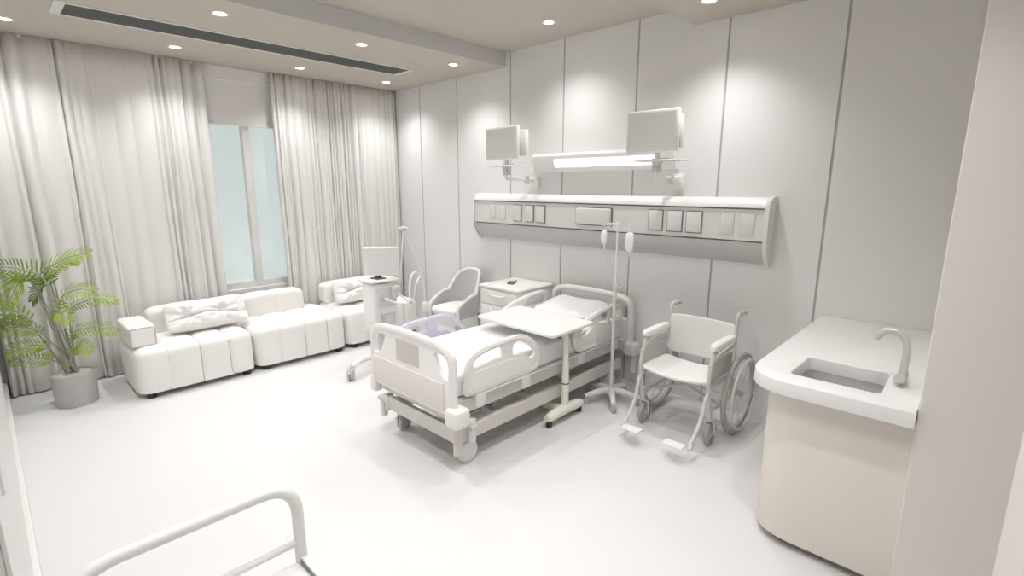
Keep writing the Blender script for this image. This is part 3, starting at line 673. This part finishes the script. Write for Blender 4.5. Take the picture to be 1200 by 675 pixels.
# ------------------------------------------------------------------ sofa: modules run along Y, front at X = -5.02
so = thing('sofa', 'long low off-white sectional sofa with channel stitching along the window', 'sofa', (-5.45, 2.25, 0))
def seat(y0, y1, name='seat_module'):
    cy, hy = (y0 + y1) / 2, (y1 - y0) / 2 - .001; x0, x1 = -.36, .425; kk = 8
    sm_ = [-.5, 0.02, .52]; cx_, sx_ = (x0 + x1) / 2, (x1 - x0) / 2
    def fn(q, p, seam=True):
        if q.z < 0:
            L = max(1e-6, 1 - abs(q.z) ** kk) ** (1 / kk); f = min(1 / L, 1.10); p.x = cx_ + (p.x - cx_) * f; p.y = cy + (p.y - cy) * f
        p.y = min(max(p.y, cy - hy), cy + hy); p.x = min(max(p.x, x0), x1)
        g = sum(math.exp(-((q.y - s) * hy / .012) ** 2) for s in sm_); gx = math.exp(-((q.x + .15) * .4 / .012) ** 2) if q.z > .5 else 0
        d = .013 * min(1, g) + .008 * gx
        p.z -= d * max(0, q.z) ; p.x -= d * (1 if q.x > .6 else 0)
        # pillowed panels between the seams
        bs = [-1] + sm_ + [1]; k = max(i for i in range(len(bs)) if bs[i] <= max(-.999, min(q.y, .999)))
        t = (q.y - bs[k]) / (bs[min(k + 1, len(bs) - 1)] - bs[k] + 1e-6) if k < len(bs) - 1 else 1
        bu = .012 * max(0, math.sin(PI * max(0, min(1, t)))) ** .6
        p.z += bu * max(0, q.z) ** 2; p.x += bu * (max(0, q.x) ** 3) * (1 - .5 * abs(q.z))
        return p
    b = B(); puff(b, (cx_, cy, .232), (sx_, hy, .198), kk, 64, fn)
    m_ = obj(name, b, 'sofa', so, ang=180)
    b = B()
    for s in sm_:
        pts = []
        for k in range(61):
            th = PI * .93 - k / 60 * PI * 1.25; c_, s_ = math.cos(th), math.sin(th); n_ = (abs(c_) ** kk + abs(s_) ** kk) ** (-1 / kk)
            q = Vector((c_ * n_, s, s_ * n_)); p = fn(q, Vector((cx_ + q.x * sx_, cy + s * hy, .232 + q.z * .198)))
            pts.append(p + Vector((.0045 * q.x, 0, .0045 * q.z)))
        tube(b, pts, .0036, 6)
    obj('seam', b, 'seam', m_)
    for (fx, fy) in ((x1 - .06, y0 + .09), (x1 - .06, y1 - .09), (x0 + .06, y0 + .09), (x0 + .06, y1 - .09)):
        b = B(); cyl(b, (fx, fy, 0), (fx, fy, .05), .036, 18); obj('foot', b, 'black', m_)
Y0 = 2.25
seat(.725 - Y0, 1.68 - Y0); seat(1.685 - Y0, 2.64 - Y0); seat(2.645 - Y0, 3.62 - Y0)
def block(name, c, s, k=7, seams_=(), axis=1, n=26, soft=.006):
    def fn(q, p):
        g = sum(math.exp(-((q[axis] - t) * s[axis] / .011) ** 2) for t in seams_)
        d = .014 * min(1, g); p.z -= d * max(0, q.z); p.x -= d * q.x
        p += Vector((1, 1, 1)) * soft * noise.noise(p * 5)
        return p
    b = B(); puff(b, c, s, k, n, fn); return obj(name, b, 'sofa', so, ang=180)
ab = block('armrest', (.015, .83 - Y0, .518), (.275, .10, .092), 9)
b = B(); fx = .283
tube(b, fillet([(fx, .741 - Y0, .44), (fx, .741 - Y0, .601), (fx, .919 - Y0, .601), (fx, .919 - Y0, .44)], .02, False, 4), .004, 6); obj('seam', b, 'seam', ab)
block('backrest', (-.215, 1.35 - Y0, .538), (.12, .40, .13), 6, (-.3, .4), 1, 36)
block('backrest', (-.215, 2.10 - Y0, .538), (.115, .33, .13), 6, (-.05,), 1, 40)
block('backrest', (-.215, 3.12 - Y0, .538), (.12, .45, .13), 6, (-.8, -.2, .4), 1, 36)
def crumple(sd):
    def fn(q, p):
        e = max(abs(q.y), abs(q.z)); p.x *= 1 - .55 * e ** 4
        p.y *= 1 + .06 * abs(q.z) ** 3; p.z *= 1 + .10 * abs(q.y) ** 3
        fr = max(0, min(1, q.x * 3))
        for t, zz in ((-.50, -.05), (.36, .10)):
            dy, dz = (q.y - t) * .34, (q.z - zz) * .17; rr = math.hypot(dy, dz); an = math.atan2(dz, dy)
            p.x -= fr * .050 * math.exp(-(rr / .045) ** 2)
            p.x += fr * .010 * math.cos(an * 7 + sd) * math.exp(-((rr - .07) / .06) ** 2)
        zl = -.12 + .16 * math.sin((q.y + .5) * 3.6)
        p.x -= fr * .030 * math.exp(-((q.z - zl) / .07) ** 2) * (1 if -.7 < q.y < .75 else .3)
        if q.z < zl: p.x += fr * .028
        p.x += fr * (.008 * noise.noise(Vector((q.y * 3 + sd, q.z * 2.5, sd))) + .005 * noise.noise(Vector((q.y * 9 + sd, q.z * 6, sd + 9))))
        p.z += .012 * noise.noise(Vector((q.y * 2.5, sd, 4))); return p
    return fn
def cushion(loc, s, sd, lab, tilt=-.38, rz=0):
    b = B(); puff(b, (0, 0, 0), s, 5, 60, crumple(sd)); o = obj('sofa_cushion', b, 'cushion', ang=180)
    o.location = loc; o.rotation_euler = (0, tilt, rz); tag(o, lab, 'cushion', 'loose back cushions on the sofa')
cushion((-5.395, 1.39, .588), (.085, .345, .142), 1.7, 'crumpled off-white back cushion at the palm end of the sofa')
cushion((-5.395, 3.03, .588), (.085, .33, .142), 2.6, 'crumpled off-white back cushion on the sofa behind the ventilator cart')

# ------------------------------------------------------------------ potted palm
pp = thing('potted_palm', 'green palm in a round grey pot in front of the left curtain', 'potted plant', (-5.42, .36, 0))
b = B(); lathe(b, [(0, .0), (.135, 0), (.140, .005), (.152, .262), (.150, .27), (.140, .27), (.137, .25), (0, .25)], 40); pt = obj('pot', b, 'pot', pp)
b = B(); lathe(b, [(0, .262), (.08, .260), (.139, .252)], 28); obj('soil', b, 'soil', pt)
yaw = math.radians(43.6); RV = Vector((math.cos(yaw), math.sin(yaw), 0)); FV = Vector((-math.sin(yaw), math.cos(yaw), 0))
K = 1 / 150.
def frond(tip, ctrl, start, L, depth, seed, ctrl_d=0, dens=19, mm='leaf'):
    r = random.Random(seed)
    def P(px, dd): return RV * ((px[0] - 92) * K) + Vector((0, 0, .27 + (437 - px[1]) * K * 1.02)) + FV * dd
    base = Vector((r.uniform(-.05, .05), r.uniform(-.05, .05), .25)); c1 = P(ctrl, ctrl_d); e = P(tip, depth)
    mid = base.lerp(c1, .5) + Vector((0, 0, .03)); path = catmull([base, mid, c1, c1.lerp(e, .55) + Vector((0, 0, .05)), e], 10)
    path = [Vector((max(p.x, -.39), max(p.y, -.36), p.z)) for p in path]
    n = len(path); b = B(); tube(b, path, [.0065 * (1 - .75 * i / n) + .0012 for i in range(n)], 6); st = obj('frond', b, 'stem', pp)
    b = B(); s0 = start; fz = r.uniform(.35, .9)
    for k in range(dens):
        t = s0 + (1 - s0) * (k + .5) / dens; i = t * (n - 1); j = min(int(i), n - 2); p = path[j].lerp(path[j + 1], i - j)
        T = (path[j + 1] - path[j]).normalized(); S = T.cross(Vector((0, 0, 1)) * fz - FV * .75)
        if S.length < .15: S = RV.copy()
        S.normalize(); U = S.cross(T).normalized(); u_ = (t - s0) / (1 - s0)
        ln = L * .86 * (.35 + .65 * math.sin(PI * min(1, .18 + u_ * .80))) * r.uniform(.9, 1.1)
        for s in (-1, 1):
            d = (T * (.75 + .5 * u_) + S * s * 1.25 + U * .12).normalized()
            w = .0068 * (1 - .3 * u_); q0 = p; q1 = p + d * ln * .35 + Vector((0, 0, -.004)); q2 = p + d * ln * .75 + Vector((0, 0, -.005 - ln * .05)); q3 = p + d * ln + Vector((0, 0, -.008 - ln * .12))
            wd = d.cross(U).normalized() * w; up = U * .004
            v0 = b.verts.new(q0); a1, m1, z1 = b.verts.new(q1 + wd), b.verts.new(q1 - up), b.verts.new(q1 - wd)
            a2, m2, z2 = b.verts.new(q2 + wd * .8), b.verts.new(q2 - up), b.verts.new(q2 - wd * .8); v3 = b.verts.new(q3)
            for f in ((v0, a1, m1), (v0, m1, z1), (a1, a2, m2, m1), (m1, m2, z2, z1), (a2, v3, m2), (m2, v3, z2)): b.faces.new(f)
    for v_ in b.verts: v_.co.x = max(v_.co.x, -.40); v_.co.y = max(v_.co.y, -.37)
    obj('leaflets', b, mm, st, ang=180)
for i, a in enumerate([
        ((132, 291), (70, 322), .42, .15, .05, 0), ((30, 306), (86, 322), .45, .17, -.10, -.05), ((-6, 347), (58, 318), .45, .14, -.02, 0),
        ((-12, 357), (52, 362), .42, .13, -.18, -.06), ((0, 380), (48, 376), .46, .10, .02, 0), ((8, 388), (60, 382), .42, .12, -.12, -.03),
        ((20, 414), (66, 402), .42, .11, -.16, -.03), ((8, 430), (66, 420), .40, .11, -.05, -.02), ((142, 334), (92, 348), .38, .15, -.05, 0),
        ((148, 352), (96, 360), .44, .11, .12, .05), ((126, 366), (92, 362), .40, .12, -.20, -.05), ((150, 389), (100, 388), .38, .12, .04, 0),
        ((134, 406), (104, 406), .32, .11, -.12, -.02), ((52, 350), (64, 318), .46, .15, -.16, -.04), ((108, 300), (80, 322), .46, .15, .10, .04), ((40, 352), (74, 324), .50, .14, .12, .1)]):
    frond(a[0], a[1], a[2], a[3], a[4], i + 3, a[5], mm='leafd' if i in (1, 4, 15) else 'leaf')

# ------------------------------------------------------------------ wash basin unit
cb = thing('basin_cabinet', 'beige cabinet with a rounded corner under the white worktop', 'cabinet', (-.45, 3.25, 0))
def ccorner(x0, y0, x1, y1, r):
    return [(p.x, p.y) for p in fillet([(x0, y0, 0), (x1, y0, 0), (x1, y1, 0), (x0, y1, 0)], [r, 0, 0, 0], True, 14)]
bh = [(p.x, p.y) for p in fillet([(-.186, -.642, 0), (.194, -.642, 0), (.19, -.29, 0), (-.186, -.29, 0)], .035, True, 6)]
b = B(); plate(b, [ccorner(-.29, -.685, .3245, .745, .21), bh[::-1]], .785, XY(.4375), .003, 1); obj('body', b, 'cab', cb)
b = B(); plate(b, [ccorner(-.255, -.64, .3245, .745, .20)], .05, XY(.025), .002, 1); obj('plinth', b, 'plinth', cb)
wt = thing('worktop', 'thick white worktop with a rounded corner and sunken basin', 'worktop', (-.45, 3.25, .84))
hole = [(p.x, p.y) for p in fillet([(-.178, -.632, 0), (.186, -.632, 0), (.178, -.30, 0), (-.172, -.30, 0)], .035, True, 6)]
b = B(); plate(b, [ccorner(-.35, -.77, .323, .752, .23), hole[::-1]], .07, XY(.028), .005, 2); obj('slab', b, 'solid', wt)
b = B(); t = B()
ins = [(p[0], p[1]) for p in hole]; cxh = sum(p[0] for p in ins) / len(ins); cyh = sum(p[1] for p in ins) / len(ins)
rings = []
for (sc_, z) in ((1.02, .058), (1.02, -.0), (.97, -.085), (.90, -.10), (.5, -.105)):
    rings.append([t.verts.new((cxh + (p[0] - cxh) * sc_, cyh + (p[1] - cyh) * sc_, z)) for p in ins])
for A, D in zip(rings, rings[1:]):
    for i in range(len(A)): t.faces.new((A[i], A[(i + 1) % len(A)], D[(i + 1) % len(D)], D[i]))
t.faces.new(rings[-1]); join(b, t); bs = obj('basin', b, 'basin', wt)
b = B(); lathe(b, [(0, .004), (.018, .004), (.022, 0), (.022, -.002)], 20, Matrix.Translation((cxh, cyh, -.103))); obj('drain', b, 'chrome', bs)
fa = thing('faucet', 'satin metal gooseneck tap standing at the right of the basin', 'tap', (-.213, 2.80, .903))
b = B(); lathe(b, [(0, 0), (.028, 0), (.028, .006), (.020, .01), (.020, .06), (.017, .075), (0, .075)], 24); obj('base', b, 'chrome', fa)
sp = catmull([(0, 0, .06), (0, .002, .12), (0, .0, .17), (-.010, 0, .215), (-.040, 0, .243), (-.075, 0, .246), (-.102, 0, .226), (-.118, 0, .198)], 6)
b = B(); tube(b, sp, .0155, 14); obj('spout', b, 'chrome', fa)
b = B(); lathe(b, [(0, -.0), (.022, 0), (.024, .012), (.018, .034), (0, .036)], 20, Matrix.Translation((-.006, -.018, .036)) @ Matrix.Rotation(math.radians(75), 4, 'X')); obj('knob', b, 'chrome', fa)

# ------------------------------------------------------------------ trolley in the foreground
tr = thing('trolley', 'pale metal trolley with a curved push rail, cut off at the bottom edge', 'trolley', (-1.05, .285, 0))
TX0, TX1, TY = -.41, .36, .272
b = B(); rail = fillet([(TX0, -TY, .10), (TX0, -TY, .90), (TX0, TY, .90), (TX0, TY, .10)], [0, .11, .11, 0], False, 12)
tube(b, rail, .018, 14); obj('push_rail', b, 'alu', tr)
b = B(); tube(b, [(TX0, -TY, .695), (TX0, TY, .695)], .011, 12); obj('cross_bar', b, 'alu', tr)
for z in (.63, .28):
    b = B(); box(b, TX0, TX1, -TY + .004, TY - .004, z - .012, z - .002, .002, 1)
    for s in (-1, 1): box(b, TX0 + .012, TX1, s * TY - .009, s * TY + .009, z - .022, z + .018, .002, 1)
    obj('shelf', b, 'alu', tr)
    b = B()
    for s in (-1, 1): box(b, TX0 + .02, TX1 - .005, s * (TY - .0105) - .0015, s * (TY - .0105) + .0015, z - .002, z + .014)
    obj('rim_shade', b, 'vent', tr)  # dark strips painted as the shadow on the rim's inner sides
for s in (-1, 1):
    b = B(); cyl(b, (TX1 - .015, s * TY, .10), (TX1 - .015, s * TY, .66), .0135, 14); obj('leg', b, 'lgrey', tr)
    for x in (TX0, TX1 - .015): caster(tr, (x, s * TY, 0), .045, .03, rz=.4, stem=.015)

# ------------------------------------------------------------------ wardrobe along the near left wall
wd = thing('wardrobe', 'white built-in wardrobe with long vertical handles, seen edge-on at the left', 'wardrobe', (-3.2, -.066, 0))
b = B(); box(b, -2.7, 1.80, -.018, 0, .14, 2.9, .002, 1); obj('carcass', b, 'frame', wd)
for i in range(6):
    x0 = -2.69 + i * .75
    b = B(); box(b, x0, x0 + .742, 0, .008, .15, 2.89, .001, 1); d = obj('door', b, 'frame', wd)
    xh = x0 + (.70 if i % 2 == 0 else .04)
    if i in (1, 3, 5): xh = x0 + .45
    yo = .035 if i < 4 else .016
    b = B(); box(b, xh - .015, xh + .015, yo - .012, yo, 1.05, 1.65, .003, 1)
    for z in (1.1, 1.6): box(b, xh - .006, xh + .006, .002, yo - .006, z - .01, z + .01)
    obj('handle', b, 'alu', d)

# ------------------------------------------------------------------ world, camera, view
w = bpy.data.worlds.new('sky'); bpy.context.scene.world = w; w.use_nodes = True
nt = w.node_tree; bg = nt.nodes['Background']
tc = nt.nodes.new('ShaderNodeTexCoord'); sx = nt.nodes.new('ShaderNodeSeparateXYZ'); rp = nt.nodes.new('ShaderNodeValToRGB')
e = rp.color_ramp.elements; e[0].position = .40; e[0].color = (.57, .59, .582, 1); e[1].position = .62; e[1].color = (.50, .53, .52, 1)
mr = nt.nodes.new('ShaderNodeMapRange'); mr.inputs['From Min'].default_value = -1
nt.links.new(tc.outputs['Generated'], sx.inputs[0]); nt.links.new(sx.outputs['Z'], mr.inputs['Value'])
nt.links.new(mr.outputs['Result'], rp.inputs['Fac']); nt.links.new(rp.outputs[0], bg.inputs[0]); bg.inputs[1].default_value = 1.2

cam = bpy.data.cameras.new('camera'); cam.sensor_width = 36; cam.lens = 592.1 / 1200 * 36; cam.clip_start = .02; cam.clip_end = 60
co = bpy.data.objects.new('camera', cam); C.objects.link(co); co.location = (0, 0, 1.8)
co.rotation_euler = (PI / 2 - .20098, 0, .76175); bpy.context.scene.camera = co
sc = bpy.context.scene
sc.view_settings.view_transform = 'Standard'; sc.view_settings.look = 'None'; sc.view_settings.gamma = 1; sc.view_settings.use_curve_mapping = False
sc.view_settings.exposure = 0.30
cy = sc.cycles; cy.use_denoising = True; cy.max_bounces = 10; cy.diffuse_bounces = 8; cy.glossy_bounces = 4; cy.transparent_max_bounces = 12
cy.caustics_reflective = False; cy.caustics_refractive = False; cy.sample_clamp_indirect = 4
